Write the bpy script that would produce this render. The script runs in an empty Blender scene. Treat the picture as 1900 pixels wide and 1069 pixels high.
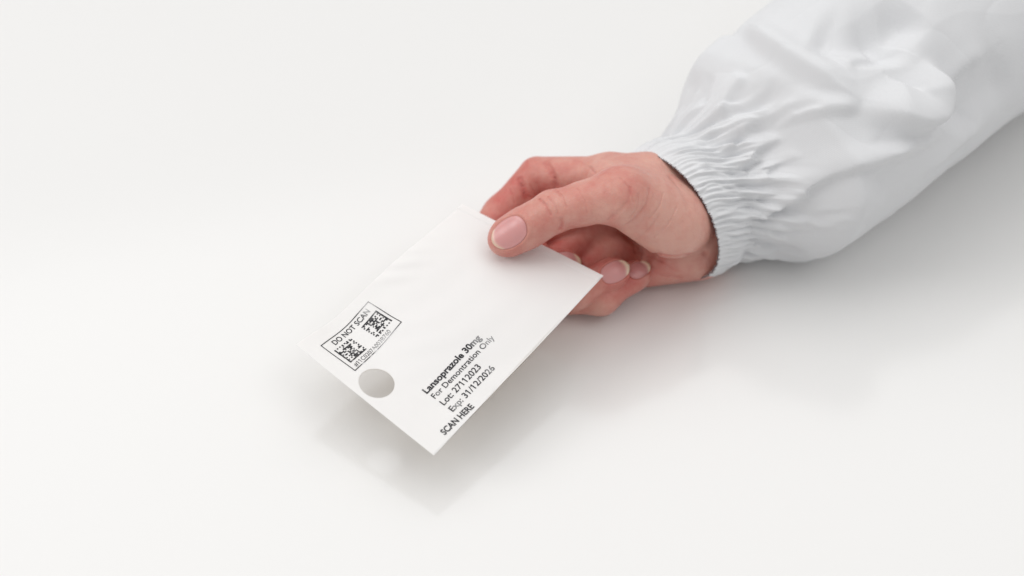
import bpy, bmesh, math, random
import numpy as np
from mathutils import Vector, Matrix, noise
from mathutils.geometry import delaunay_2d_cdt

random.seed(7)
rng = np.random.default_rng(7)
SC = bpy.context.scene
COL = SC.collection
MM = 0.001

# ------------------------------------------------------------------ camera
LENS, DIST, PITCH = 50.0, 650.0, math.radians(45)
AIM = np.array([0.0, 0.0, 20.0])
FWD = np.array([0, math.cos(PITCH), -math.sin(PITCH)])
RGT = np.array([1.0, 0, 0])
UPV = np.cross(RGT, FWD)
EYE = AIM - FWD * DIST
cam_d = bpy.data.cameras.new('camera')
cam = bpy.data.objects.new('camera', cam_d)
COL.objects.link(cam)
cam.location = Vector(EYE * MM)
cam.rotation_euler = (math.pi / 2 - PITCH, 0, 0)
cam_d.lens = LENS
cam_d.sensor_width = 36
cam_d.clip_start = 0.01
cam_d.clip_end = 50
cam_d.dof.use_dof = True
cam_d.dof.focus_distance = 0.612
cam_d.dof.aperture_fstop = 4.2
cam_d.dof.aperture_blades = 0
SC.camera = cam

# ------------------------------------------------------------------ world + lamps
w = bpy.data.worlds.new('World')
SC.world = w
w.use_nodes = True
bg = w.node_tree.nodes['Background']
bg.inputs[0].default_value = (1.0, 0.995, 0.988, 1)
bg.inputs[1].default_value = 0.565


def area(name, loc, target, size, power, col):
    d = bpy.data.lights.new(name, 'AREA')
    d.shape = 'RECTANGLE'
    d.size, d.size_y = size
    d.energy = power
    d.color = col
    o = bpy.data.objects.new(name, d)
    COL.objects.link(o)
    o.location = loc
    o.rotation_euler = (Vector(target) - Vector(loc)).to_track_quat('-Z', 'Y').to_euler()
    return o


area('ceiling_lamp', (-0.20, 0.75, 1.9), (0, 0, 0), (3.0, 2.2), 21, (1.0, 0.99, 0.98))
area('side_lamp', (-1.8, -0.10, 1.15), (0, 0, 0.02), (1.0, 0.7), 11.5, (1.0, 0.99, 0.98))
area('side_lamp', (1.15, -0.45, 1.9), (0.1, 0, 0.02), (1.2, 0.9), 6.0, (1.0, 0.985, 0.97))
SC.view_settings.view_transform = 'Standard'
SC.view_settings.look = 'None'
SC.view_settings.exposure = 0.0
SC.view_settings.gamma = 1.0
SC.render.engine = 'CYCLES'
SC.cycles.use_denoising = True
try:
    SC.cycles.denoiser = 'OPENIMAGEDENOISE'
except Exception:
    pass
SC.cycles.max_bounces = 10
SC.cycles.diffuse_bounces = 6


# ------------------------------------------------------------------ helpers
def at(px, py, z):
    """the point at height z (mm) seen at photo position (px, py)"""
    d = FWD + RGT * ((px - 950) / 1900 * 36 / LENS) - UPV * ((py - 534.5) / 1900 * 36 / LENS)
    t = (z - EYE[2]) / d[2]
    return EYE + t * d


def mesh_obj(name, V, F, mat, parent=None, smooth=True, scale=MM):
    me = bpy.data.meshes.new(name)
    V = np.asarray(V, float) * scale
    me.from_pydata(V.tolist(), [], [tuple(int(i) for i in f) for f in F])
    me.validate()
    me.update()
    if smooth:
        me.polygons.foreach_set('use_smooth', [True] * len(me.polygons))
    o = bpy.data.objects.new(name, me)
    COL.objects.link(o)
    if mat:
        me.materials.append(mat)
    if parent:
        o.parent = parent
    return o


def thing(o, label, cat):
    o['label'] = label
    o['category'] = cat
    return o


def new_mat(name):
    m = bpy.data.materials.new(name)
    m.use_nodes = True
    nt = m.node_tree
    return m, nt, nt.nodes['Principled BSDF']


def node(nt, t, **kw):
    n = nt.nodes.new(t)
    for k, v in kw.items():
        setattr(n, k, v)
    return n


def bump_noise(nt, b, scale, strength, dist=0.0002, detail=4):
    tc = node(nt, 'ShaderNodeTexCoord')
    nz = node(nt, 'ShaderNodeTexNoise')
    nz.inputs['Scale'].default_value = scale
    nz.inputs['Detail'].default_value = detail
    bp = node(nt, 'ShaderNodeBump')
    bp.inputs['Strength'].default_value = strength
    bp.inputs['Distance'].default_value = dist
    nt.links.new(tc.outputs['Object'], nz.inputs['Vector'])
    nt.links.new(nz.outputs['Fac'], bp.inputs['Height'])
    nt.links.new(bp.outputs['Normal'], b.inputs['Normal'])
    return tc, nz, bp


# ------------------------------------------------------------------ materials
M_table, nt, b = new_mat('white_laminate')
b.inputs['Base Color'].default_value = (0.815, 0.813, 0.806, 1)
b.inputs['Roughness'].default_value = 0.24
b.inputs['Specular IOR Level'].default_value = 0.7
tc = node(nt, 'ShaderNodeTexCoord')
nz = node(nt, 'ShaderNodeTexNoise')
nz.inputs['Scale'].default_value = 9
nz.inputs['Detail'].default_value = 5
mr = node(nt, 'ShaderNodeMapRange')
mr.inputs['To Min'].default_value = 0.12
mr.inputs['To Max'].default_value = 0.18
nt.links.new(tc.outputs['Object'], nz.inputs['Vector'])
nt.links.new(nz.outputs['Fac'], mr.inputs['Value'])
nt.links.new(mr.outputs['Result'], b.inputs['Roughness'])
nz2 = node(nt, 'ShaderNodeTexNoise')
nz2.inputs['Scale'].default_value = 900
bp = node(nt, 'ShaderNodeBump')
bp.inputs['Strength'].default_value = 0.06
bp.inputs['Distance'].default_value = 0.0001
nt.links.new(tc.outputs['Object'], nz2.inputs['Vector'])
nt.links.new(nz2.outputs['Fac'], bp.inputs['Height'])
nt.links.new(bp.outputs['Normal'], b.inputs['Normal'])

M_skin, nt, b = new_mat('skin')
at_n = node(nt, 'ShaderNodeAttribute', attribute_name='blush')
ramp = node(nt, 'ShaderNodeMixRGB')
ramp.inputs[1].default_value = (0.675, 0.37, 0.302, 1)
ramp.inputs[2].default_value = (0.54, 0.135, 0.113, 1)
tc, nz, bp = bump_noise(nt, b, 300, 0.7, 0.0007, 7)
vo = node(nt, 'ShaderNodeTexVoronoi', feature='DISTANCE_TO_EDGE')
vo.inputs['Scale'].default_value = 850
mpv = node(nt, 'ShaderNodeMapping')
mpv.inputs['Scale'].default_value = (0.7, 1.3, 1.3)
nt.links.new(tc.outputs['Object'], mpv.inputs['Vector'])
nt.links.new(mpv.outputs['Vector'], vo.inputs['Vector'])
bv = node(nt, 'ShaderNodeBump')
bv.inputs['Strength'].default_value = 0.45
bv.inputs['Distance'].default_value = 0.0003
nt.links.new(vo.outputs['Distance'], bv.inputs['Height'])
nt.links.new(bp.outputs['Normal'], bv.inputs['Normal'])
nt.links.new(bv.outputs['Normal'], b.inputs['Normal'])
nz3 = node(nt, 'ShaderNodeTexNoise')
nz3.inputs['Scale'].default_value = 95
nz3.inputs['Detail'].default_value = 8
nz3.inputs['Roughness'].default_value = 0.62
nt.links.new(tc.outputs['Object'], nz3.inputs['Vector'])
ad = node(nt, 'ShaderNodeMath', operation='MULTIPLY_ADD')
ad.inputs[1].default_value = 1.5
nt.links.new(nz3.outputs['Fac'], ad.inputs[0])
sb = node(nt, 'ShaderNodeMath', operation='SUBTRACT')
sb.inputs[1].default_value = 0.74
nt.links.new(at_n.outputs['Fac'], sb.inputs[0])
nt.links.new(sb.outputs[0], ad.inputs[2])
ad.use_clamp = True
nt.links.new(ad.outputs[0], ramp.inputs[0])
nt.links.new(ramp.outputs[0], b.inputs['Base Color'])
b.inputs['Roughness'].default_value = 0.41
b.inputs['Specular IOR Level'].default_value = 0.42
b.inputs['Subsurface Weight'].default_value = 0.18
b.inputs['Subsurface Radius'].default_value = (1.0, 0.32, 0.18)
b.inputs['Subsurface Scale'].default_value = 0.0025

M_nail, nt, b = new_mat('fingernail')
an = node(nt, 'ShaderNodeAttribute', attribute_name='tip')
mx = node(nt, 'ShaderNodeMixRGB')
mx.inputs[1].default_value = (0.66, 0.31, 0.30, 1)
mx.inputs[2].default_value = (0.83, 0.66, 0.50, 1)
nt.links.new(an.outputs['Fac'], mx.inputs[0])
nt.links.new(mx.outputs[0], b.inputs['Base Color'])
b.inputs['Roughness'].default_value = 0.33
b.inputs['Subsurface Weight'].default_value = 0.2
b.inputs['Subsurface Radius'].default_value = (1.0, 0.4, 0.3)
b.inputs['Subsurface Scale'].default_value = 0.0015
b.inputs['Coat Weight'].default_value = 0.12
b.inputs['Coat Roughness'].default_value = 0.3

M_cloth, nt, b = new_mat('white_coat_cloth')
b.inputs['Base Color'].default_value = (0.715, 0.722, 0.738, 1)
b.inputs['Roughness'].default_value = 0.85
b.inputs['Specular IOR Level'].default_value = 0.2
b.inputs['Sheen Weight'].default_value = 0.1
tc = node(nt, 'ShaderNodeTexCoord')
bps = None
for k, ax in enumerate(('X', 'Y')):
    wv = node(nt, 'ShaderNodeTexWave', bands_direction=ax)
    wv.inputs['Scale'].default_value = 520
    wv.inputs['Distortion'].default_value = 1.5
    nt.links.new(tc.outputs['UV'] if False else tc.outputs['Object'], wv.inputs['Vector'])
    bp = node(nt, 'ShaderNodeBump')
    bp.inputs['Strength'].default_value = 0.12
    bp.inputs['Distance'].default_value = 0.0002
    nt.links.new(wv.outputs['Fac'], bp.inputs['Height'])
    if bps:
        nt.links.new(bps.outputs['Normal'], bp.inputs['Normal'])
    bps = bp
nt.links.new(bps.outputs['Normal'], b.inputs['Normal'])

M_thread, nt, b = new_mat('dark_thread')
b.inputs['Base Color'].default_value = (0.15, 0.07, 0.07, 1)
b.inputs['Roughness'].default_value = 0.9

M_paper, nt, b = new_mat('coated_paper')
b.inputs['Base Color'].default_value = (0.97, 0.97, 0.975, 1)
b.inputs['Roughness'].default_value = 0.42
b.inputs['Specular IOR Level'].default_value = 0.4
bump_noise(nt, b, 90, 0.22, 0.0006, 7)

M_back, nt, b = new_mat('pouch_film')
b.inputs['Base Color'].default_value = (0.80, 0.79, 0.78, 1)
b.inputs['Roughness'].default_value = 0.35

for m_, t_ in ((M_paper, 0.27), (M_back, 0.85)):
    nt = m_.node_tree
    tr = node(nt, 'ShaderNodeBsdfTranslucent')
    tr.inputs['Color'].default_value = (0.97, 0.94, 0.90, 1)
    ms = node(nt, 'ShaderNodeMixShader')
    ms.inputs[0].default_value = t_
    nt.links.new(nt.nodes['Principled BSDF'].outputs[0], ms.inputs[1])
    nt.links.new(tr.outputs[0], ms.inputs[2])
    nt.links.new(ms.outputs[0], nt.nodes['Material Output'].inputs['Surface'])

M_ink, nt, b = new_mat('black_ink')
an = node(nt, 'ShaderNodeAttribute', attribute_name='glare_wear')
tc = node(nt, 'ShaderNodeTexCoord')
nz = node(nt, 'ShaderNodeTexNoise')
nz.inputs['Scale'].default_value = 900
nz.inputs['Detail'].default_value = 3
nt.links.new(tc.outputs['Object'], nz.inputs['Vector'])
ma = node(nt, 'ShaderNodeMath', operation='MULTIPLY_ADD')   # random ink wear, plus painted gloss reflections and broken print
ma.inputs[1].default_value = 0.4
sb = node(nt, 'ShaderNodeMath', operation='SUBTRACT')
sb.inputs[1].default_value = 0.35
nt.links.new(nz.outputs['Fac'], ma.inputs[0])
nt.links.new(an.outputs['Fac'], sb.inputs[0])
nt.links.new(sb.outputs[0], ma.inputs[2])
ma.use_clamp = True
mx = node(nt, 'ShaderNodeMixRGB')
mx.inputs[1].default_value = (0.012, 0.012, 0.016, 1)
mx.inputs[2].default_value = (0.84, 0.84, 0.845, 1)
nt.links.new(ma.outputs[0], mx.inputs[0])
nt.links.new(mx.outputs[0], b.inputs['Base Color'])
b.inputs['Roughness'].default_value = 0.45
b.inputs['Specular IOR Level'].default_value = 0.35

# ------------------------------------------------------------------ table
bm = bmesh.new()
bmesh.ops.create_cube(bm, size=1)
bmesh.ops.scale(bm, vec=(2.4, 1.7, 0.03), verts=bm.verts)
bmesh.ops.translate(bm, vec=(0.1, 0.2, -0.015), verts=bm.verts)
bmesh.ops.bevel(bm, geom=list(bm.edges), offset=0.004, segments=3, affect='EDGES')
me = bpy.data.meshes.new('table')
bm.to_mesh(me)
bm.free()
me.materials.append(M_table)
table = bpy.data.objects.new('table', me)
COL.objects.link(table)
thing(table, 'smooth glossy white tabletop that the hand and sleeve rest on', 'table')


# ------------------------------------------------------------------ hand as a distance field (mm)
def norm(v):
    v = np.asarray(v, float)
    return v / np.linalg.norm(v)


def round_cone(P, a, b, r1, r2):
    ba = b - a
    l2 = ba @ ba
    rr = r1 - r2
    a2 = l2 - rr * rr
    il2 = 1.0 / l2
    pa = P - a
    y = pa @ ba
    z = y - l2
    q = pa * l2 - y[:, None] * ba
    x2 = np.einsum('ij,ij->i', q, q)
    y2 = y * y * l2
    z2 = z * z * l2
    k = np.sign(rr) * rr * rr * x2
    d = (np.sqrt(x2 * a2 * il2) + y * rr) * il2 - r1
    m1 = np.sign(z) * a2 * z2 > k
    d = np.where(m1, np.sqrt(x2 + z2) * il2 - r2, d)
    m2 = (~m1) & (np.sign(y) * a2 * y2 < k)
    d = np.where(m2, np.sqrt(x2 + y2) * il2 - r1, d)
    return d


def ellipsoid(P, c, R, rad):
    q = (P - c) @ R.T                      # rows of R are the axes
    rad = np.asarray(rad, float)
    k0 = np.linalg.norm(q / rad, axis=1)
    k1 = np.linalg.norm(q / rad ** 2, axis=1)
    return k0 * (k0 - 1.0) / np.maximum(k1, 1e-6)


def smin(a, b, k):
    h = np.maximum(k - np.abs(a - b), 0.0) / k
    return np.minimum(a, b) - h * h * k * 0.25


def near(P, c, r):
    return np.exp(-np.sum((P - c) ** 2, axis=1) / (r * r))


def frame(x, n):
    x = norm(x)
    n = np.asarray(n, float)
    n = norm(n - (n @ x) * x)
    return np.array([x, np.cross(n, x), n])


VIEW = -FWD
J = {
    'thumb': [at(1275, 412, 45), at(1146, 359, 67), at(1026, 393, 57), at(941, 441, 44.5)],
    'index': [at(1330, 352, 46), at(1130, 329, 51), at(996, 325, 42), at(930, 396, 28.5), at(895, 430, 27)],
    'middle': [at(1335, 366, 32), at(1128, 376, 31), at(975, 436, 24), at(995, 494, 21), at(1050, 494, 20)],
    'ring': [at(1335, 388, 23), at(1115, 422, 17), at(985, 520, 16), at(1066, 542, 18.5), at(1137, 507, 23)],
    'little': [at(1325, 415, 22), at(1140, 474, 12.5), at(1040, 553, 9.2), at(1116, 554, 11.5), at(1180, 511, 16.5)],
}
RAD = {
    'thumb': [13, 10.4, 9.6, 8.3],
    'index': [11, 10.6, 8.7, 7.7, 6.8],
    'middle': [10.5, 10.6, 8.6, 7.7, 6.8],
    'ring': [10.5, 10.4, 8.4, 7.5, 6.8],
    'little': [10.5, 10.0, 7.9, 7.0, 6.2],
}
ELBOW = at(1700, 135, 46)
WRIST = at(1325, 380, 34)
TH = J['thumb']
PRIMS = []


def hand_base(P):
    d = None
    # metacarpals
    for n in ('index', 'middle', 'ring', 'little'):
        c = round_cone(P, J[n][0], J[n][1], RAD[n][0], RAD[n][1])
        d = c if d is None else smin(d, c, 9.0)
    # forearm
    fdir = norm(ELBOW - WRIST)
    up = np.array([0, 0, 1.0])
    for off, r in ((7.5, 19.0), (-9, 20.0)):
        c = round_cone(P, WRIST + up * off * 0.9 - fdir * 2, ELBOW + up * off, r, 28)
        d = smin(d, c, 12.0)
    # thenar, hypothenar
    th = smin(round_cone(P, at(1264, 402, 42), TH[1] + (TH[0] - TH[1]) * 0.12, 16.5, 10.9),
              round_cone(P, at(1246, 414, 47), at(1172, 372, 60.5), 15.5, 12.6), 9)
    d = smin(d, round_cone(P, at(1256, 354, 48), at(1318, 338, 43), 12.5, 13), 10)
    hy = round_cone(P, at(1294, 454, 18), at(1198, 484, 14), 17.0, 12.5)
    d = smin(d, hy, 8.0)
    cv = 2.5 - smin(ellipsoid(P, at(1118, 436, 27), np.eye(3), (23, 19, 17)), ellipsoid(P, at(1160, 462, 30), np.eye(3), (16, 9, 9)), 6)
    hc = np.maximum(5 - np.abs(d - cv), 0) / 5
    d = np.maximum(d, cv) + hc * hc * 5 * 0.25          # the hollow of the palm
    d = smin(d, th, 3.5)
    # first web
    web = round_cone(P, at(1200, 332, 56), at(1130, 338, 58), 10.5, 8.5)
    d = smin(d, web, 12)
    # finger roots
    for n in ('index', 'middle', 'ring', 'little'):
        j, r = J[n], RAD[n]
        c = round_cone(P, j[1], j[2], r[1] * 0.92, r[2])
        k = 0.6 + 8.0 * near(P, j[1], 17)
        d = smin(d, c, k)
    # thumb proximal phalanx, slightly waisted
    mid = (TH[1] + TH[2]) / 2 + np.array([0, 0, -0.3])
    c = smin(round_cone(P, TH[1], mid, 10.4, 9.3), round_cone(P, mid, TH[2], 9.1, 9.7), 4)
    d = smin(d, c, 0.6 + 11.0 * near(P, TH[1], 22))
    return d


PAD = {}


def hand_tips(P, d):
    for n in ('thumb', 'index', 'middle', 'ring', 'little'):
        j, r = J[n], RAD[n]
        if n == 'thumb':
            a, b_ = j[2], j[3]
            x = norm(b_ - a)
            c = round_cone(P, a, a + (b_ - a) * 0.55, 9.7, 9.3)
            R = frame(x, DORSAL['thumb'])
            c = smin(c, ellipsoid(P, b_ - x * 3.0, R, (12.2, 9.6, 8.0)), 4.0)
            c = smin(c, ellipsoid(P, a + (b_ - a) * 0.5 - R[2] * 2.8, R, (11, 8.4, 8.0)), 4.0)
            k = 0.5 + 3.0 * near(P, a, 10)
        else:
            c = smin(round_cone(P, j[2], j[3], r[2], r[3]), round_cone(P, j[3], j[4], r[3], r[4]), 5.0)
            x = norm(j[4] - j[3])
            R = frame(x, DORSAL[n])
            c = smin(c, ellipsoid(P, j[4] - R[2] * 0.8 - x * 1.5, R, (9.2, r[4] * 1.08, r[4] * 0.98)), 3.0)
            # soft pads on the flexor side
            xm = norm(j[3] - j[2])
            k = 0.4 + 2.5 * near(P, j[2], 6)
        d = smin(d, c, k)
    return d


DORSAL = {
    'thumb': norm(VIEW * 0.8 + np.array([-0.12, -0.1, 0.5])),
    'index': norm(np.array([-0.6, 0.5, 0.3])),
    'middle': norm(np.array([0.25, -0.85, 0.45])),
    'ring': norm(np.array([0.12, -0.80, 0.58])),
    'little': norm(np.array([0.30, -0.75, 0.55])),
}
CREASES = []      # (polyline Nx3, width, depth)
NAILS = {}        # name -> (centre, frame, half length, half width)


def seg_dist(P, pts):
    best = None
    for a, b_ in zip(pts[:-1], pts[1:]):
        ba = b_ - a
        h = np.clip(((P - a) @ ba) / (ba @ ba), 0, 1)
        q = np.linalg.norm(P - a - h[:, None] * ba, axis=1)
        best = q if best is None else np.minimum(best, q)
    return best


def nail_coord(P, nl):
    c, R, hl, hw = nl
    q = (P - c) @ R.T
    return q


def hand_sdf(P, detail=True):
    d = hand_tips(P, hand_base(P))
    if detail:
        for pts, wd, dp in CREASES:
            c0 = pts.mean(0)
            rad = np.max(np.linalg.norm(pts - c0, axis=1)) + wd * 3
            m = np.sum((P - c0) ** 2, axis=1) < rad * rad
            if m.any():
                d[m] += dp * np.exp(-(seg_dist(P[m], pts) / wd) ** 2)
        for nl in NAILS.values():
            c, R, hl, hw = nl
            m = np.sum((P - c) ** 2, axis=1) < (hl * 2.2) ** 2
            if m.any():
                q = nail_coord(P[m], nl)
                e = (np.abs(q[:, 0] / hl) ** 2.6 + np.abs(q[:, 1] / hw) ** 2.6) ** (1 / 2.6)
                up_ = q[:, 2] > -hw * 0.75
                bed = 0.55 / (1 + np.exp((e - 0.98) * 22))
                fold = 0.42 * np.exp(-((e - 1.13) / 0.13) ** 2) * (1 - 0.9 / (1 + np.exp(-(q[:, 0] / hl - 0.55) * 9)))
                d[m] += np.where(up_, bed - fold, 0)
    # rests on the table: flattened where it touches
    tb = 0.35 - P[:, 2]
    h = np.maximum(1.6 - np.abs(d - tb), 0.0) / 1.6
    return np.maximum(d, tb) + h * h * 1.6 * 0.25


def grad(P, f, e=0.15):
    g = np.empty_like(P)
    for k in range(3):
        o = np.zeros(3)
        o[k] = e
        g[:, k] = f(P + o) - f(P - o)
    return g / np.maximum(np.linalg.norm(g, axis=1, keepdims=True), 1e-9)


def hits(pix, detail=False):
    """first skin point along the line of sight through each photo position"""
    pix = np.asarray(pix, float)
    d = FWD + RGT * ((pix[:, :1] - 950) / 1900 * 36 / LENS) - UPV * ((pix[:, 1:2] - 534.5) / 1900 * 36 / LENS)
    d /= np.linalg.norm(d, axis=1, keepdims=True)
    p = EYE + d * 480
    for _ in range(90):
        p = p + d * np.clip(hand_sdf(p, detail) * 0.8, -3, 12)[:, None]
    return p


def crease(pix, wd, dp):
    CREASES.append((hits(pix), wd, dp * 2.0))


# nails: centre seen in the photo, length axis along the last bone
for n, (cx, cy), hl, hw in (('thumb', (944, 431), 8.7, 6.4), ('middle', (1052, 484), 6.4, 4.7),
                            ('ring', (1142, 504), 7.0, 4.7), ('little', (1186, 499), 5.6, 3.8)):
    c = hits([(cx, cy)])
    g = grad(c, lambda q: hand_sdf(q, False), 0.6)[0]
    NAILS[n] = (c[0], frame(J[n][-1] - J[n][-2], g), hl, hw)

crease([(1013, 303), (1021, 317), (1029, 332), (1033, 346)], 1.3, 1.1)
crease([(964, 334), (972, 350), (978, 368)], 1.3, 1.0)
crease([(985, 366), (1002, 371), (1014, 382), (1022, 398)], 0.6, 0.45)
crease([(1000, 358), (1018, 366), (1030, 380), (1036, 396)], 0.5, 0.28)
crease([(1030, 352), (1044, 366), (1050, 384)], 0.5, 0.22)
crease([(1040, 424), (1043, 416), (1042, 408)], 0.7, 0.6)
crease([(1170, 350), (1166, 372), (1150, 392), (1130, 408)], 0.9, 0.15)
crease([(1205, 352), (1200, 378), (1180, 402), (1160, 418)], 0.8, 0.25)
crease([(1222, 400), (1205, 425), (1180, 445)], 0.8, 0.18)
crease([(1178, 464), (1225, 472), (1270, 473), (1308, 470)], 1.4, 0.5)
crease([(1190, 468), (1225, 482), (1255, 500)], 1.0, 0.2)
crease([(1150, 330), (1168, 350), (1176, 375)], 0.5, 0.16)
crease([(1185, 360), (1182, 385), (1168, 405)], 0.45, 0.15)
crease([(1230, 360), (1222, 385), (1205, 405)], 0.45, 0.14)
crease([(1255, 385), (1240, 415), (1215, 440)], 0.5, 0.14)
crease([(1070, 350), (1085, 372), (1090, 395)], 0.45, 0.12)
crease([(1195, 500), (1230, 512), (1265, 515)], 0.6, 0.25)
crease([(1075, 300), (1095, 312), (1105, 322)], 0.6, 0.2)
crease([(945, 350), (952, 362), (955, 376)], 0.5, 0.2)
crease([(985, 345), (992, 356), (995, 362)], 0.5, 0.25)
crease([(1245, 330), (1275, 380), (1290, 440)], 1.6, 0.15)

# --- surface nets over the distance field
LO = np.array([-34.0, -14.0, -1.0])
HI = np.array([158.0, 112.0, 92.0])
H_ = 1.3
nx, ny, nz_ = [int(v) for v in np.ceil((HI - LO) / H_)]
gx, gy, gz = np.meshgrid(np.arange(nx), np.arange(ny), np.arange(nz_), indexing='ij')
G = np.stack([gx, gy, gz], -1).reshape(-1, 3) * H_ + LO
Fv = np.concatenate([hand_sdf(G[i:i + 200000], False) for i in range(0, len(G), 200000)]).reshape(nx, ny, nz_)


def surface_nets(F, lo, h):
    s = F < 0
    cs = [(i, j, k) for i in (0, 1) for j in (0, 1) for k in (0, 1)]
    sub = lambda A, c: A[c[0]:A.shape[0] - 1 + c[0], c[1]:A.shape[1] - 1 + c[1], c[2]:A.shape[2] - 1 + c[2]]
    cnt = sum(sub(s, c).astype(int) for c in cs)
    act = (cnt > 0) & (cnt < 8)
    acc = np.zeros(act.shape + (3,))
    num = np.zeros(act.shape)
    for a in cs:
        for ax in range(3):
            if a[ax] == 0:
                b_ = list(a)
                b_[ax] = 1
                fa, fb = sub(F, a), sub(F, tuple(b_))
                m = act & ((fa < 0) != (fb < 0))
                t = np.where(m, fa / np.where(m, fa - fb, 1), 0)
                p = np.array(a, float)[None, None, None, :].repeat(1, 0) + np.zeros(act.shape + (3,))
                p[..., ax] += t
                acc += np.where(m[..., None], p, 0)
                num += m
    idx = -np.ones(act.shape, int)
    idx[act] = np.arange(act.sum())
    cell = np.argwhere(act)
    V = (cell + acc[act] / num[act][:, None]) * h + lo
    faces = []
    for ax in range(3):
        o1, o2 = [(1, 2), (2, 0), (0, 1)][ax]
        n = list(F.shape)
        sl = [slice(1, n[0] - 1), slice(1, n[1] - 1), slice(1, n[2] - 1)]
        sl[ax] = slice(0, n[ax] - 1)
        sl2 = list(sl)
        sl2[ax] = slice(1, n[ax])
        a, b_ = s[tuple(sl)], s[tuple(sl2)]
        e = np.argwhere(a != b_)
        inside = a[tuple(e.T)]
        base = e.copy()
        for q in (o1, o2):
            base[:, q] += 1
        def at_(d1, d2):
            c = base.copy()
            c[:, o1] += d1
            c[:, o2] += d2
            return idx[tuple(c.T)]
        q = np.stack([at_(-1, -1), at_(0, -1), at_(0, 0), at_(-1, 0)], 1)
        q[~inside] = q[~inside][:, ::-1]
        faces.append(q)
    return V, np.concatenate(faces)


HV, HF = surface_nets(Fv, LO, H_)


def project(V, n, detail):
    f = lambda p: hand_sdf(p, detail)
    for _ in range(n):
        V = V - grad(V, f, 0.25) * np.clip(f(V), -1.2, 1.2)[:, None] * 0.9
    return V


def relax(V, Q, it):
    E = np.concatenate([Q[:, [0, 1]], Q[:, [1, 2]], Q[:, [2, 3]], Q[:, [3, 0]]])
    for _ in range(it):
        S = np.zeros_like(V)
        N = np.zeros(len(V))
        np.add.at(S, E[:, 0], V[E[:, 1]])
        np.add.at(N, E[:, 0], 1)
        np.add.at(S, E[:, 1], V[E[:, 0]])
        np.add.at(N, E[:, 1], 1)
        V = V * 0.5 + 0.5 * S / N[:, None]
    return V


def subdivide(V, Q):
    E = np.concatenate([Q[:, [0, 1]], Q[:, [1, 2]], Q[:, [2, 3]], Q[:, [3, 0]]])
    Es = np.sort(E, 1)
    U, inv = np.unique(Es, axis=0, return_inverse=True)
    inv = inv.reshape(-1)
    nq = len(Q)
    mid = V[U].mean(1)
    cen = V[Q].mean(1)
    e = [inv[i * nq:(i + 1) * nq] + len(V) for i in range(4)]
    c = np.arange(nq) + len(V) + len(U)
    NQ = np.concatenate([np.stack([Q[:, 0], e[0], c, e[3]], 1), np.stack([e[0], Q[:, 1], e[1], c], 1),
                         np.stack([c, e[1], Q[:, 2], e[2]], 1), np.stack([e[3], c, e[2], Q[:, 3]], 1)])
    return np.concatenate([V, mid, cen]), NQ


HV = relax(HV, HF, 3)
HV = project(HV, 3, False)
HV, HF = subdivide(HV, HF)
HV = project(HV, 2, True)
HV, HF = subdivide(HV, HF)


def vnormals(V, Q):
    fn = np.cross(V[Q[:, 2]] - V[Q[:, 0]], V[Q[:, 3]] - V[Q[:, 1]])
    N = np.zeros_like(V)
    for k in range(4):
        np.add.at(N, Q[:, k], fn)
    return N / np.maximum(np.linalg.norm(N, axis=1, keepdims=True), 1e-9)


for _ in range(2):
    HV = HV - vnormals(HV, HF) * np.clip(hand_sdf(HV, True), -0.8, 0.8)[:, None] * 0.9

person = mesh_obj('person', HV, HF, M_skin)
thing(person, 'right hand in a white gathered coat sleeve pinching a printed pouch', 'person')
# natural redness: knuckles, finger ends, the web of the thumb
bl = np.full(len(HV), 0.23)
for p, r, s in [(J['index'][2], 17, 0.35), (J['index'][3], 16, 0.4), (TH[1] + np.array([0, 0, 8]), 15, 0.30), (TH[3], 15, 0.30), (TH[2], 11, 0.1),
                (J['middle'][4], 15, 0.5), (J['ring'][4], 14, 0.4), (J['little'][4], 14, 0.45), (J['middle'][2], 30, 0.3), (J['ring'][2], 25, 0.2),
                (at(1230, 400, 60), 26, -0.22), (at(1050, 390, 60), 14, 0.12)]:
    bl += s * near(HV, p, r)
for pts, wd, dp in CREASES:                      # skin is redder in its folds
    bl += min(0.40, 0.32 * dp) * np.exp(-(seg_dist(HV, pts) / (wd * 1.1)) ** 2)
a_ = person.data.attributes.new('blush', 'FLOAT', 'POINT')
a_.data.foreach_set('value', np.clip(bl, 0, 1).astype(np.float32))

TIPW = {'thumb': 0.90, 'middle': 0.74, 'ring': 0.76, 'little': 0.74}
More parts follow.
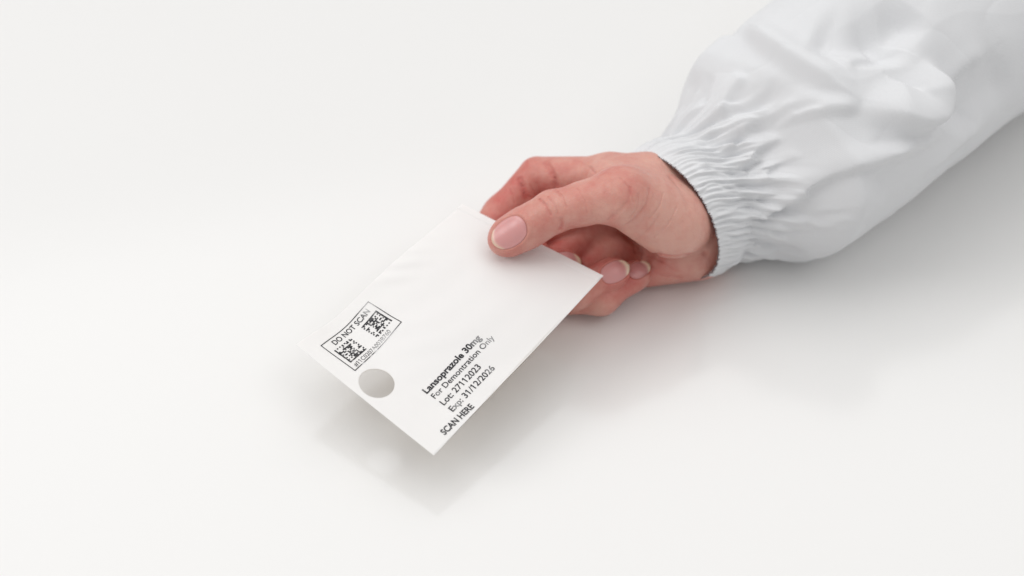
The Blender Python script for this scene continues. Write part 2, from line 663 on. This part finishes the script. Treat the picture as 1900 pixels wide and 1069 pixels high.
# --- fingernails laid on the skin
for n, nl in NAILS.items():
    c, R, hl, hw = nl
    nu, nv = 22, 18
    top, tipv = [], []
    uu = np.linspace(-1, 1, nu)
    vv = np.linspace(-1, 1, nv)
    # map the square onto a rounded nail outline
    pts = []
    for u in uu:
        for v in vv:
            ux = u * math.sqrt(max(0, 1 - 0.5 * v * v * (0.94 if u > 0 else 0.92)))
            vy = v * math.sqrt(max(0, 1 - 0.5 * u * u * (0.86 if u < 0 else 0.88)))
            pts.append((ux, vy))
            # free edge follows the curve of the nail end
            tipv.append(1 / (1 + math.exp(-(u - TIPW[n]) * 30)))
    pts = np.array(pts)
    P0 = c + pts[:, :1] * hl * R[0] + pts[:, 1:] * hw * R[1] + R[2] * 3.0
    for _ in range(40):
        P0 = P0 - R[2] * (np.clip(hand_sdf(P0, True), -1.5, 1.5) * 0.7)[:, None]
    e = np.maximum(np.abs(pts[:, 0]), np.abs(pts[:, 1]))
    ext = np.clip((pts[:, 0] - 0.62) / 0.38, 0, 1)
    lift = 0.30 + 0.25 * ext + 0.12 * (1 - pts[:, 1] ** 2)
    P1 = P0 + R[2] * lift[:, None] + R[0] * (ext * 0.7)[:, None]
    P2 = P0 - R[2] * 0.35
    V = np.concatenate([P1, P2])
    F = []
    N = nu * nv
    for i in range(nu - 1):
        for j in range(nv - 1):
            q = [i * nv + j, (i + 1) * nv + j, (i + 1) * nv + j + 1, i * nv + j + 1]
            F.append(q)
            F.append([x + N for x in q[::-1]])
    ring = [i * nv for i in range(nu)] + [(nu - 1) * nv + j for j in range(1, nv)] + [i * nv + nv - 1 for i in range(nu - 2, -1, -1)] + [j for j in range(nv - 2, 0, -1)]
    for q in range(len(ring)):
        a, b_ = ring[q], ring[(q + 1) % len(ring)]
        F.append([b_, a, a + N, b_ + N])
    o = mesh_obj('fingernail', V, F, M_nail, person)
    o['label'] = {'thumb': 'broad thumbnail above the pouch'}.get(n, 'nail of the curled %s finger' % n)
    a_ = o.data.attributes.new('tip', 'FLOAT', 'POINT')
    a_.data.foreach_set('value', np.array(tipv + tipv, np.float32))

# ------------------------------------------------------------------ pouch
SL = 0.14
CB = at(805, 845, 21)


def on_plane(px, py, dz=0):
    d = FWD + RGT * ((px - 950) / 1900 * 36 / LENS) - UPV * ((py - 534.5) / 1900 * 36 / LENS)
    z0 = 21 - SL * CB[1] + dz
    t = (z0 + SL * EYE[1] - EYE[2]) / (d[2] - SL * d[1])
    return EYE + t * d


TL, TR, BR, BL = on_plane(858, 379), on_plane(1120, 512), on_plane(805, 845), on_plane(551, 647)
PW, PL = 76.0, 121.0                 # pouch width and length in mm


def sheet(a, b_, off=0.0):
    """a mm from the bottom edge, b mm from the right edge (arrays) -> points"""
    u = 1 - np.asarray(b_, float) / PW
    v = 1 - np.asarray(a, float) / PL
    u, v = np.broadcast_arrays(u, v)
    P = ((1 - u) * (1 - v))[..., None] * TL + (u * (1 - v))[..., None] * TR + (u * v)[..., None] * BR + ((1 - u) * v)[..., None] * BL
    nrm = norm(np.cross(TR - TL, TL - BL))
    h = 3.4 * (1 - u) ** 1.3 * np.exp(-((v - 1.0) / 0.2) ** 2) \
        - 2.9 * np.exp(-((u - 0.15) / 0.38) ** 2 - ((v - 0.80) / 0.13) ** 2) \
        + 1.2 * np.exp(-((u - 0.1) / 0.25) ** 2 - ((v - 0.40) / 0.16) ** 2) \
        + 0.9 * np.sin(np.pi * u) * np.sin(np.pi * v) \
        - 1.1 * np.exp(-((u - 0.44) / 0.13) ** 2 - ((v - 0.09) / 0.09) ** 2) \
        + 0.5 * np.sin(u * 9 + v * 5) * np.sin(np.pi * v) \
        + 0.35 * np.exp(-((u - 0.05) / 0.10) ** 2 - ((v - 0.42) / 0.12) ** 2) * np.sin(v * 60 + u * 40) \
        + 0.12 * np.sin(u * 31 + v * 17 + 2 * np.sin(v * 9)) * np.sin(np.pi * v)
    h = h + np.asarray(off)
    return P + h[..., None] * nrm


def clear_of_hand(P, margin):
    P = P.copy()
    c0 = hand_sdf(P, False)
    m = c0 < margin + 4
    if m.any():
        Q = P[m]
        tb = J['thumb']
        for _ in range(12):
            d = hand_sdf(Q, False)
            g = grad(Q, lambda x: hand_sdf(x, False), 0.3)
            Q = Q + g * np.clip(margin - d, 0, 1.0)[:, None]
        P[m] = Q
    return P


FRAME_CORNERS = [(7.8, 68.8), (43.2, 70.8), (43.6, 52.0), (8.4, 49.6)]
CODE_A = (0.065, 0.395, 0.215, 0.70)
CODE_B = (0.62, 0.95, 0.215, 0.70)
HOLE = (10.3, 39.3, 7.7)             # centre a, b and radius (mm)


def panel_2d(step, a0, a1, b0, b1, hole):
    pts, edges = [], []
    na, nb = int((a1 - a0) / step), int((b1 - b0) / step)
    outline = [(a0 + (a1 - a0) * i / na, b0) for i in range(na)] + [(a1, b0 + (b1 - b0) * i / nb) for i in range(nb)] + \
              [(a1 - (a1 - a0) * i / na, b1) for i in range(na)] + [(a0, b1 - (b1 - b0) * i / nb) for i in range(nb)]
    pts += outline
    edges += [(i, (i + 1) % len(outline)) for i in range(len(outline))]
    if hole:
        n0 = len(pts)
        k = 72
        pts += [(HOLE[0] + HOLE[2] * math.cos(2 * math.pi * i / k), HOLE[1] + HOLE[2] * math.sin(2 * math.pi * i / k)) for i in range(k)]
        edges += [(n0 + i, n0 + (i + 1) % k) for i in range(k)]
    for i in range(1, na):
        for j in range(1, nb):
            p = (a0 + (a1 - a0) * i / na, b0 + (b1 - b0) * j / nb)
            if not hole or math.hypot(p[0] - HOLE[0], p[1] - HOLE[1]) > HOLE[2] + 0.5:
                pts.append(p)
    r = delaunay_2d_cdt([Vector(p) for p in pts], edges, [], 0, 1e-5)
    V = np.array([tuple(v) for v in r[0]])
    F = []
    for f in r[2]:
        if hole and max(math.hypot(V[q][0] - HOLE[0], V[q][1] - HOLE[1]) for q in f) < HOLE[2] + 1e-3:
            continue
        F.append(list(f))
    return V, F


def solid(P, F, nrm_off):
    """close a sheet into a thin solid: P upper points, P+nrm_off lower points"""
    N = len(P)
    V = [P, P + nrm_off]
    edges = {(a, b_) for f in F for a, b_ in zip(f, f[1:] + f[:1])}
    FF = [list(f) for f in F] + [[x + N for x in f[::-1]] for f in F]
    k = 2 * N
    for (a, b_) in edges:
        if (b_, a) not in edges:                     # rim with its own vertices: a crisp cut edge
            V.append(np.array([P[b_], P[a], P[a] + nrm_off, P[b_] + nrm_off]))
            FF.append([k, k + 1, k + 2, k + 3])
            k += 4
    return np.concatenate(V), FF


def orient(P, F):
    f = F[len(F) // 2]
    n = np.cross(P[f[1]] - P[f[0]], P[f[2]] - P[f[0]])
    return F if n[2] > 0 else [g[::-1] for g in F]


pouch = bpy.data.objects.new('medicine_pouch', None)
COL.objects.link(pouch)
pouch.location = Vector(BR * MM)
thing(pouch, 'flat white paper medicine pouch with printed text and a round punched hole', 'pouch')
INV = Matrix.Translation(-Vector(BR * MM))


def pouch_part(name, V, F, mat, smooth=True):
    return mesh_obj(name, np.asarray(V) - BR, F, mat, pouch, smooth)


PN = norm(np.cross(TR - TL, TL - BL))
if PN[2] < 0:
    PN = -PN
V2, F2 = panel_2d(1.6, 0, PL - 3.6, 0, PW, True)
FP = clear_of_hand(sheet(V2[:, 0], V2[:, 1]), 0.25)
F2 = orient(FP, F2)
pouch_part('front_panel', *solid(FP, F2, -PN * 0.14), M_paper)
# back panel: gapes a little along its middle, closed at both ends
V3, F3 = panel_2d(2.2, 0.4, PL - 0.6, -1.0, PW - 0.4, True)
aa, bb = V3[:, 0] / PL, V3[:, 1] / PW
gap = 0.35 + 3.8 * np.clip(np.sin(np.pi * np.clip((aa - 0.12) / 0.85, 0, 1)), 0, 1) ** 1.2 * np.exp(-(bb / 0.55) ** 2)
BP = clear_of_hand(sheet(V3[:, 0], V3[:, 1], -gap), 0.15)
F3 = orient(BP, F3)
pouch_part('back_panel', *solid(BP, F3, -PN * 0.12), M_back)
# sealed lip along the held edge
V4, F4 = panel_2d(1.1, PL - 3.9, PL, -1.0, PW + 0.2, False)
lip = 0.10 + 0.16 * np.sin(np.pi * np.clip((V4[:, 0] - PL + 3.9) / 3.9, 0, 1))
LP = clear_of_hand(sheet(V4[:, 0], V4[:, 1], lip), 0.2)
F4 = orient(LP, F4)
pouch_part('seal_strip', *solid(LP, F4, -PN * 0.18), M_paper)

# --- printing on the pouch
GLARE_WEAR = [(57, 21.5, 5, 2.5, .5), (61, 17.3, 6, 2.5, .6), (20.5, 23, 1.2, 2, .6), (24.5, 17, 1.4, 1.4, .5), (38, 17.3, 1.2, 1.2, .3),  # patches that pale the ink: gloss reflections painted in, and broken print
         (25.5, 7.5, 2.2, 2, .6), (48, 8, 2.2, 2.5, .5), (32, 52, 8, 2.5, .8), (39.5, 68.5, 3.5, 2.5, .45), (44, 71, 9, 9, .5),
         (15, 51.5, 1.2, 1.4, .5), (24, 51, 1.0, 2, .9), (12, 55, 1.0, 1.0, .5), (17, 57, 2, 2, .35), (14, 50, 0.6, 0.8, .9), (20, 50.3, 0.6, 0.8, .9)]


def glare_wear_at(a, b_):
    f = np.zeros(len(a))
    for ca, cb, ra, rb, s in GLARE_WEAR:
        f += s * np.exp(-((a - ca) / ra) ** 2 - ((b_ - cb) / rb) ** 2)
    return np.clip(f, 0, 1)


def printed(name, A, B, F, label=None):
    A, B = np.asarray(A, float), np.asarray(B, float)
    P = sheet(A, B, 0.10)
    o = pouch_part(name, P, orient(P, [list(f) for f in F]), M_ink, False)
    at_ = o.data.attributes.new('glare_wear', 'FLOAT', 'POINT')
    at_.data.foreach_set('value', glare_wear_at(A, B).astype(np.float32))
    if label:
        o['label'] = label
    return o


def text_line(s, a0, b0, length, height, bold=0.0, skew=0.0, name='printed_text', box=False):
    """text runs along +a from (a0, b0); its top points to larger b"""
    cu = bpy.data.curves.new('t', 'FONT')
    cu.body = s
    cu.resolution_u = 5
    cu.offset = bold
    o = bpy.data.objects.new('t', cu)
    COL.objects.link(o)
    bpy.context.view_layer.update()
    dg = bpy.context.evaluated_depsgraph_get()
    me = bpy.data.meshes.new_from_object(o.evaluated_get(dg))
    bpy.data.objects.remove(o)
    V = np.array([v.co[:] for v in me.vertices])
    F = [list(p.vertices) for p in me.polygons]
    bpy.data.meshes.remove(me)
    if '11' in s or '/1' in s:                        # the figure one gets its little flag
        par = list(range(len(V)))

        def root(q):
            while par[q] != q:
                q = par[q]
            return q
        for f in F:
            for q in f[1:]:
                par[root(q)] = root(f[0])
        comp = {}
        for q in range(len(V)):
            comp.setdefault(root(q), []).append(q)
        extra = []
        for ids in comp.values():
            xa, xb, ya, yb = V[ids, 0].min(), V[ids, 0].max(), V[ids, 1].min(), V[ids, 1].max()
            if yb - ya > 0.55 and xb - xa < 0.2 * (yb - ya):
                wd = xb - xa
                extra.append([(xa, yb), (xa - 0.13, yb - 0.13), (xa - 0.13, yb - 0.13 - wd * 0.9), (xa, yb - wd * 1.15)])
        for e in extra:
            k = len(V)
            V = np.concatenate([V, np.array([(x, y, 0) for x, y in e])])
            F.append([k, k + 1, k + 2, k + 3])
    x0, x1 = V[:, 0].min(), V[:, 0].max()
    A = a0 + (V[:, 0] - x0) / (x1 - x0) * length
    B = b0 + V[:, 1] / 0.73 * height + (A - a0) * skew
    if box:
        A, B = in_box(A, B)
    return printed(name, A, B, F, 'printed line reading "%s"' % s)


FR = np.array(FRAME_CORNERS, float)     # bottom-left, top-left, top-right, bottom-right of the printed box


def in_box(p, q):
    """p along the box (0..1), q across it from the right (0..1) -> a, b"""
    p, q = np.asarray(p, float)[..., None], np.asarray(q, float)[..., None]
    r = FR[3] * (1 - p) * (1 - q) + FR[2] * p * (1 - q) + FR[1] * p * q + FR[0] * (1 - p) * q
    return r[..., 0], r[..., 1]


def box_outline():
    k = 24
    t = np.linspace(0, 1, k, endpoint=False)
    o, z = np.ones(k), np.zeros(k)
    p = np.concatenate([t, o, 1 - t, z])
    q = np.concatenate([z, t, o, 1 - t])
    wp, wq = 0.012, 0.022
    pi_, qi = np.clip(p, wp, 1 - wp), np.clip(q, wq, 1 - wq)
    A, B = in_box(np.concatenate([p, pi_]), np.concatenate([q, qi]))
    m = len(p)
    o = printed('printed_border', A, B, [[i, (i + 1) % m, (i + 1) % m + m, i + m] for i in range(m)])
    o['label'] = 'thin black printed box outline'


def data_code(p0, p1, q0, q1, flip):
    """a square of dots: solid along two sides, broken along the other two"""
    n = 14
    r = random.Random(31)
    pts, F = [], []
    for i in range(n):
        for j in range(n):
            on = r.random() < (0.56 if 2 < i < 10 and j < 11 else 0.28)
            if i == 0 or j == 0:
                on = True
            elif i == n - 1:
                on = j % 2 == 0
            elif j == n - 1:
                on = i % 2 == 0
            if not on:
                continue
            k = len(pts)
            e = 0.0 if r.random() < 0.7 else 0.08
            for x, y in ((i + e, j + e), (i + 1 - e, j + e), (i + 1 - e, j + 1 - e), (i + e, j + 1 - e)):
                x, y = x / n, y / n
                if flip:
                    x, y = 1 - x, 1 - y
                pts.append((p0 + (p1 - p0) * x, q0 + (q1 - q0) * y))
            F.append([k, k + 1, k + 2, k + 3])
    pts = np.array(pts)
    A, B = in_box(pts[:, 0], pts[:, 1])
    o = printed('printed_code', A, B, F)
    o['label'] = 'square block of black printed dots'


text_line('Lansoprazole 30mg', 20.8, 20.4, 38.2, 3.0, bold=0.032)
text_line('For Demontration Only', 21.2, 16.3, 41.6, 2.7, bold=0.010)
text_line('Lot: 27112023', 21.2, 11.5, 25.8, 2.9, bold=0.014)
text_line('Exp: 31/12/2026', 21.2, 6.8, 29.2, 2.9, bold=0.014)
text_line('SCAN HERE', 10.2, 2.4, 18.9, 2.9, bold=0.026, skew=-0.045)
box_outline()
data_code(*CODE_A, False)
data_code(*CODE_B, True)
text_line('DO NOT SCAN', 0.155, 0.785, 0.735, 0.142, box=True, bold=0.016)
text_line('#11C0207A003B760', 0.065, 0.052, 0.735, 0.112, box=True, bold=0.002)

# ------------------------------------------------------------------ sleeve
def sleeve_build():
    st = [  # s, centre px, centre py, z, half depth, half height
        (0, 1239, 402, 34, 33.6, 33),
        (27, 1306, 367, 35, 34, 34.5),
        (45, 1358, 334, 41, 40.5, 40),
        (75, 1424, 296, 50, 55.5, 49),
        (130, 1508, 225, 57, 59.5, 56),
        (200, 1615, 138, 66, 58, 65),
        (300, 1775, 28, 74, 58, 73),
        (420, 1960, -100, 78, 60, 77),
        (520, 2110, -205, 80, 62, 79)]
    S = np.array([q[0] for q in st], float)
    C = np.array([at(q[1], q[2], q[3]) for q in st])
    A = np.array([q[4] for q in st], float)
    B = np.array([q[5] for q in st], float)
    NS, NT = 420, 460
    s = np.concatenate([np.linspace(0, 27, 60, endpoint=False), np.linspace(27, 200, 240, endpoint=False), np.linspace(200, 520, 120)])
    NS = len(s)

    def smooth_interp(y):
        f = np.interp(np.linspace(0, 520, 1041), S, y)
        k = np.exp(-np.linspace(-2.2, 2.2, 31) ** 2)
        k /= k.sum()
        fp = np.concatenate([np.full(15, f[0]) - (f[15:0:-1] - f[0]), f, np.full(15, f[-1]) - (f[-2:-17:-1] - f[-1])])
        return np.interp(s, np.linspace(0, 520, 1041), np.convolve(fp, k, 'valid'))
    c = np.stack([smooth_interp(C[:, k]) for k in range(3)], 1)
    a, b_ = smooth_interp(A), smooth_interp(B)
    v0 = norm([-0.36, 0.35, 0.87])
    h0 = norm([0.50, -0.68, 0.48])
    v1 = np.array([0, 0, 1.0])
    ax = norm(C[-1] - C[2])
    h1 = norm(np.cross(ax, v1))
    t = np.clip(s / 60, 0, 1)[:, None]
    t = t * t * (3 - 2 * t)
    v = v0 * (1 - t) + v1 * t
    tl = np.clip((s - 150) / 60, 0, 1)[:, None]
    v = v + 0.75 * tl * tl * (3 - 2 * tl) * h1           # the upper sleeve leans over its near side
    v /= np.linalg.norm(v, axis=1, keepdims=True)
    h = h0 * (1 - t) + h1 * t
    h -= np.sum(h * v, 1, keepdims=True) * v
    h /= np.linalg.norm(h, axis=1, keepdims=True)
    th = np.linspace(0, 2 * np.pi, NT, endpoint=False)
    ct, sn = np.cos(th), np.sin(th)
    base = c[:, None, :] + (a[:, None] * ct)[..., None] * h[:, None, :] + (b_[:, None] * sn)[..., None] * v[:, None, :]
    nrm = (ct / 1.0)[None, :, None] * h[:, None, :] / a[:, None, None] + sn[None, :, None] * v[:, None, :] / b_[:, None, None]
    nrm /= np.linalg.norm(nrm, axis=2, keepdims=True)
    SS = np.repeat(s[:, None], NT, 1)
    TT = np.repeat(th[None, :], NS, 0)
    disp = np.zeros((NS, NT))
    # gathers of the elastic cuff: uneven ridges that wander, merge and die out
    def wander(nf, jit, seed):
        r = np.random.default_rng(seed)
        q = np.cumsum(r.uniform(1 - jit, 1 + jit, NT))
        return q / q[-1] * 2 * np.pi * nf
    pn = np.array([[noise.noise(Vector((math.cos(t) * 6, math.sin(t) * 6, x * 0.06))) for t in th] for x in s[:170]])
    pn2 = np.array([[noise.noise(Vector((math.cos(t) * 4 + 9, math.sin(t) * 4, x * 0.10))) for t in th] for x in s[:170]])
    pn = np.concatenate([pn, np.repeat(pn[-1:], NS - 170, 0)])
    pn2 = np.concatenate([pn2, np.repeat(pn2[-1:], NS - 170, 0)])
    r1 = np.sin(wander(52, 0.6, 1)[None, :] + 3.2 * pn)
    r2 = np.sin(wander(85, 0.6, 2)[None, :] + 3.4 * pn2 + 0.03 * SS)
    ridge = np.sign(r1) * np.abs(r1) ** 0.8 * (0.6 + 0.9 * pn2) + 0.45 * r2
    cuff = np.exp(-np.clip(SS - 24, 0, None) ** 2 / 220)
    disp += 0.85 * ridge * cuff * (0.5 + 0.5 * np.clip(SS / 6, 0, 1))
    disp += -1.5 * np.exp(-((SS - 26) / 7) ** 2) + 1.0 * np.exp(-((SS - 11) / 8) ** 2)
    # folds fanning out of the elastic
    fan = np.sin(wander(22, 0.7, 3)[None, :] + 2.0 * pn + 0.03 * SS) + 0.6 * np.sin(wander(35, 0.7, 4)[None, :] + 3 * pn2)
    reach = 14 + 12 * np.clip(np.sin(5 * TT + 0.6) + 0.8 * np.sin(8 * TT + 2), -0.6, 1.2)
    disp += 1.7 * fan * np.exp(-((SS - 34) / reach) ** 2) * np.clip((SS - 12) / 14, 0, 1)
    # large soft folds, seen in the photo at these places
    vis = np.einsum('ijk,ijk->ij', nrm, EYE - base) > 0
    rel = base - EYE
    k = rel @ FWD
    PX = 950 + (rel @ RGT) / k * LENS / 36 * 1900
    PY = 534.5 - (rel @ UPV) / k * LENS / 36 * 1900
    flat = np.argwhere(vis)

    def place(px, py):
        d2 = (PX[vis] - px) ** 2 + (PY[vis] - py) ** 2
        i, j = flat[np.argmin(d2)]
        return base[i, j]
    B2 = base.reshape(-1, 3)
    for pts, wd, hgt, ratio in SLEEVE_FOLDS:
        K = np.array([place(*p) for p in pts])
        K = np.concatenate([[2 * K[0] - K[1]], K, [2 * K[-1] - K[-2]]])
        C_ = []
        for q in range(1, len(K) - 2):                      # smooth curve through the points
            for t_ in np.linspace(0, 1, 8, endpoint=False):
                C_.append(0.5 * (2 * K[q] + (K[q + 1] - K[q - 1]) * t_ + (2 * K[q - 1] - 5 * K[q] + 4 * K[q + 1] - K[q + 2]) * t_ ** 2
                                 + (3 * K[q] - K[q - 1] - 3 * K[q + 1] + K[q + 2]) * t_ ** 3))
        C_.append(K[-2])
        C_ = np.array(C_)
        al = np.concatenate([[0], np.cumsum(np.linalg.norm(np.diff(C_, axis=0), axis=1))])
        al_n = np.arange(0, al[-1], 0.6)
        C_ = np.stack([np.interp(al_n, al, C_[:, q]) for q in range(3)], 1)
        tq = np.linspace(0, 1, len(C_))
        ext = np.clip(np.minimum(tq, 1 - tq) / 0.25, 0, 1)
        ext = 0.1 + 0.9 * ext * ext * (3 - 2 * ext)
        lo_, hi_ = C_.min(0) - 3 * wd, C_.max(0) + 3 * wd
        inb = np.where(np.all((B2 > lo_) & (B2 < hi_), axis=1))[0]
        near_i = np.zeros(len(B2), int)
        for q in range(0, len(inb), 8000):
            m_ = inb[q:q + 8000]
            near_i[m_] = np.argmin((B2[m_] ** 2).sum(1)[:, None] - 2 * B2[m_] @ C_.T + (C_ ** 2).sum(1)[None], 1)
        tan = np.gradient(C_, axis=0)[near_i]
        tan /= np.linalg.norm(tan, axis=1, keepdims=True)
        rel_ = B2 - C_[near_i]
        side = np.einsum('ij,ij->i', np.cross(nrm.reshape(-1, 3), tan), rel_)
        d = np.linalg.norm(rel_, axis=1)
        ww = np.where(side > 0, wd, wd * ratio)
        disp += (1.7 * hgt * ext[near_i] * np.exp(-(d / ww) ** 2)).reshape(NS, NT)
    far_ = np.clip((SS - 40) / 15, 0, 1)
    for _ in range(2):
        bl_ = disp.copy()
        bl_[1:-1] = 0.25 * (disp[:-2] + disp[2:]) + 0.5 * disp[1:-1]
        bl_ = 0.25 * (np.roll(bl_, 1, 1) + np.roll(bl_, -1, 1)) + 0.5 * bl_
        disp = disp * (1 - far_) + bl_ * far_
    P = base + disp[..., None] * nrm
    # irregular soft lumps everywhere
    big = np.array([noise.noise(Vector(p) * 0.017) for p in base.reshape(-1, 3)]).reshape(NS, NT)
    sm = np.array([noise.noise(Vector(p) * 0.055 + Vector((3, 7, 1))) for p in base.reshape(-1, 3)]).reshape(NS, NT)
    wgt = np.clip((SS - 30) / 40, 0, 1)
    rdg = np.array([abs(noise.noise(Vector((p[0] * 0.72 + p[1] * 0.6, (p[1] * 0.72 - p[0] * 0.6) * 2.2, p[2] * 2)) * 0.013 + Vector((5, 1, 2)))) for p in base.reshape(-1, 3)]).reshape(NS, NT)
    rd2 = np.array([abs(noise.noise(Vector(p) * 0.03 + Vector((1, 9, 4)))) for p in base.reshape(-1, 3)]).reshape(NS, NT)
    P += ((big * 4.0 + sm * 0.9 + 0.4 * np.exp(-rdg / 0.12) - 0.35 * np.exp(-rd2 / 0.08)) * wgt)[..., None] * nrm
    # lies on the table
    z = P[..., 2]
    P[..., 2] = np.where(z < 4, 0.7 + 3.3 * np.exp((np.minimum(z, 4) - 4) / 3.3), z)
    return s, P


SLEEVE_FOLDS = [        # photo positions along each crest, width, height, width of the other flank
    ([(1368, 45), (1430, 85), (1500, 132), (1560, 170), (1592, 188)], 9, 4.0, 0.35),
    ([(1592, 190), (1640, 218), (1690, 225), (1722, 205), (1728, 160), (1700, 110)], 15, 8, 0.30),
    ([(1355, 256), (1395, 222), (1440, 196), (1490, 178)], 7, 2.4, 0.35),
    ([(1445, 215), (1510, 206), (1600, 204)], 7, 2.6, 0.3),
    ([(1436, 130), (1440, 200), (1446, 300), (1450, 340)], 10, -4.5, 1.6),
    ([(1425, 385), (1480, 345), (1540, 318), (1610, 302), (1660, 275), (1715, 240)], 9, 4.0, 0.3),
    ([(1400, 405), (1440, 385), (1500, 350)], 6, 2.5, 0.35),
    ([(1400, 455), (1450, 470), (1500, 470)], 6, -2.5, 0.5),
    ([(1655, 130), (1650, 70), (1710, 10)], 14, -6, 0.5),
    ([(1290, 175), (1320, 115), (1368, 60)], 12, 3, 0.6),
    ([(1500, 60), (1580, 70), (1650, 40)], 16, -4, 0.6),
    ([(1760, 250), (1800, 190), (1890, 130)], 18, -4, 0.6),
    ([(1500, 420), (1560, 390), (1640, 340)], 14, 2.0, 0.8),
    ([(1385, 300), (1420, 262), (1470, 240)], 5, 2.2, 0.35),
    ([(1405, 340), (1450, 300), (1500, 285)], 5, 1.8, 0.35),
    ([(1330, 230), (1350, 180), (1390, 130)], 6, 2.0, 0.4),
    ([(1395, 440), (1440, 425), (1500, 420)], 5, 1.6, 0.4),
    ([(1600, 330), (1660, 290), (1740, 250)], 6, 1.8, 0.4),
    ([(1740, 190), (1790, 130), (1850, 90)], 7, 1.8, 0.4),
    ([(1560, 130), (1600, 100), (1640, 90)], 7, 2.0, 0.4),
    ([(1362, 268), (1374, 254), (1388, 238)], 2.6, -1.7, 0.8),
    ([(1388, 318), (1408, 303), (1432, 288)], 2.6, -1.6, 0.8),
    ([(1408, 374), (1440, 362), (1456, 342)], 2.8, -1.8, 0.8),
    ([(1412, 416), (1445, 400), (1474, 384)], 2.6, -1.7, 0.8),
    ([(1392, 434), (1410, 432), (1428, 430)], 2.2, -1.3, 0.8),
    ([(1402, 456), (1430, 464), (1466, 470)], 2.6, -1.4, 0.8),
    ([(1470, 205), (1500, 196), (1530, 196)], 2.6, -1.3, 0.8),
    ([(1560, 330), (1610, 312), (1650, 290)], 3.0, -1.4, 0.8),
    ([(1600, 270), (1660, 262), (1720, 240)], 3.0, -1.3, 0.8),
    ([(1300, 200), (1312, 170), (1325, 140)], 3.0, -1.3, 0.8),
    ([(1690, 330), (1750, 280), (1830, 220)], 6, 1.6, 0.4),
]
s_arr, SP = sleeve_build()
NS, NT = SP.shape[:2]


SN = np.cross(np.roll(SP, -1, 1) - np.roll(SP, 1, 1), np.gradient(SP, axis=0))
SN /= np.maximum(np.linalg.norm(SN, axis=2, keepdims=True), 1e-9)
if np.einsum('ijk,ijk->ij', SN, SP - SP.mean(1, keepdims=True)).mean() < 0:
    SN = -SN


def tube(i0, i1, hem, name, parent):
    n = i1 - i0
    V = np.concatenate([SP[i0:i1].reshape(-1, 3), (SP[i0:i1] - SN[i0:i1] * 0.45).reshape(-1, 3)])
    Nn = np.concatenate([SN[i0:i1].reshape(-1, 3), -SN[i0:i1].reshape(-1, 3)])
    i, j = np.meshgrid(np.arange(n - 1), np.arange(NT), indexing='ij')
    j2 = (j + 1) % NT
    Q = np.stack([i * NT + j, i * NT + j2, (i + 1) * NT + j2, (i + 1) * NT + j], -1).reshape(-1, 4)
    f = Q[len(Q) // 2]
    if np.cross(V[f[1]] - V[f[0]], V[f[3]] - V[f[0]]) @ Nn[f[0]] < 0:
        Q = Q[:, ::-1]
    F = np.concatenate([Q, Q[:, ::-1] + n * NT])
    if hem:
        j = np.arange(NT)
        j2 = (j + 1) % NT
        F = np.concatenate([F, np.stack([j, j + n * NT, j2 + n * NT, j2], 1)])
    o = mesh_obj(name, V, F, M_cloth, parent)
    o.data.normals_split_custom_set_from_vertices(Nn.tolist())
    return o


ic = 60
sleeve = tube(ic, NS, False, 'coat_sleeve', person)
cuff = tube(0, ic + 1, True, 'cuff', sleeve)
# overlocked hem: dark thread looping over the raw edge of the cuff
R0, R1 = SP[0], SP[2]
ctr = R0.mean(0)
V, F = [], []
loops = 190
path = []
for q in range(loops * 4):
    fj = q / (loops * 4) * NT
    j = int(fj) % NT
    j2 = (j + 1) % NT
    p = R0[j] * (1 - fj % 1) + R0[j2] * (fj % 1)
    inn = norm(ctr - p)
    bk = norm(R1[j] - R0[j])
    k = q % 4
    o = (bk * 1.1 - inn * 0.35, -bk * 0.35 - inn * 0.2, bk * 0.7 + inn * 0.75, -bk * 0.45 + inn * 0.15)[k]
    path.append(p + o * (0.22 + 0.35 * random.random()))
path = np.array(path)
npth = len(path)
for i in range(npth):
    t_ = norm(path[(i + 1) % npth] - path[i - 1])
    x = norm(np.cross(t_, [0.3, 0.2, 0.9]))
    y = np.cross(t_, x)
    for m in range(5):
        an_ = 2 * math.pi * m / 5
        V.append(path[i] + (x * math.cos(an_) + y * math.sin(an_)) * 0.13)
for i in range(npth):
    i2 = (i + 1) % npth
    for m in range(5):
        m2 = (m + 1) % 5
        F.append([i * 5 + m, i * 5 + m2, i2 * 5 + m2, i2 * 5 + m])
mesh_obj('hem_stitching', V, F, M_thread, sleeve)
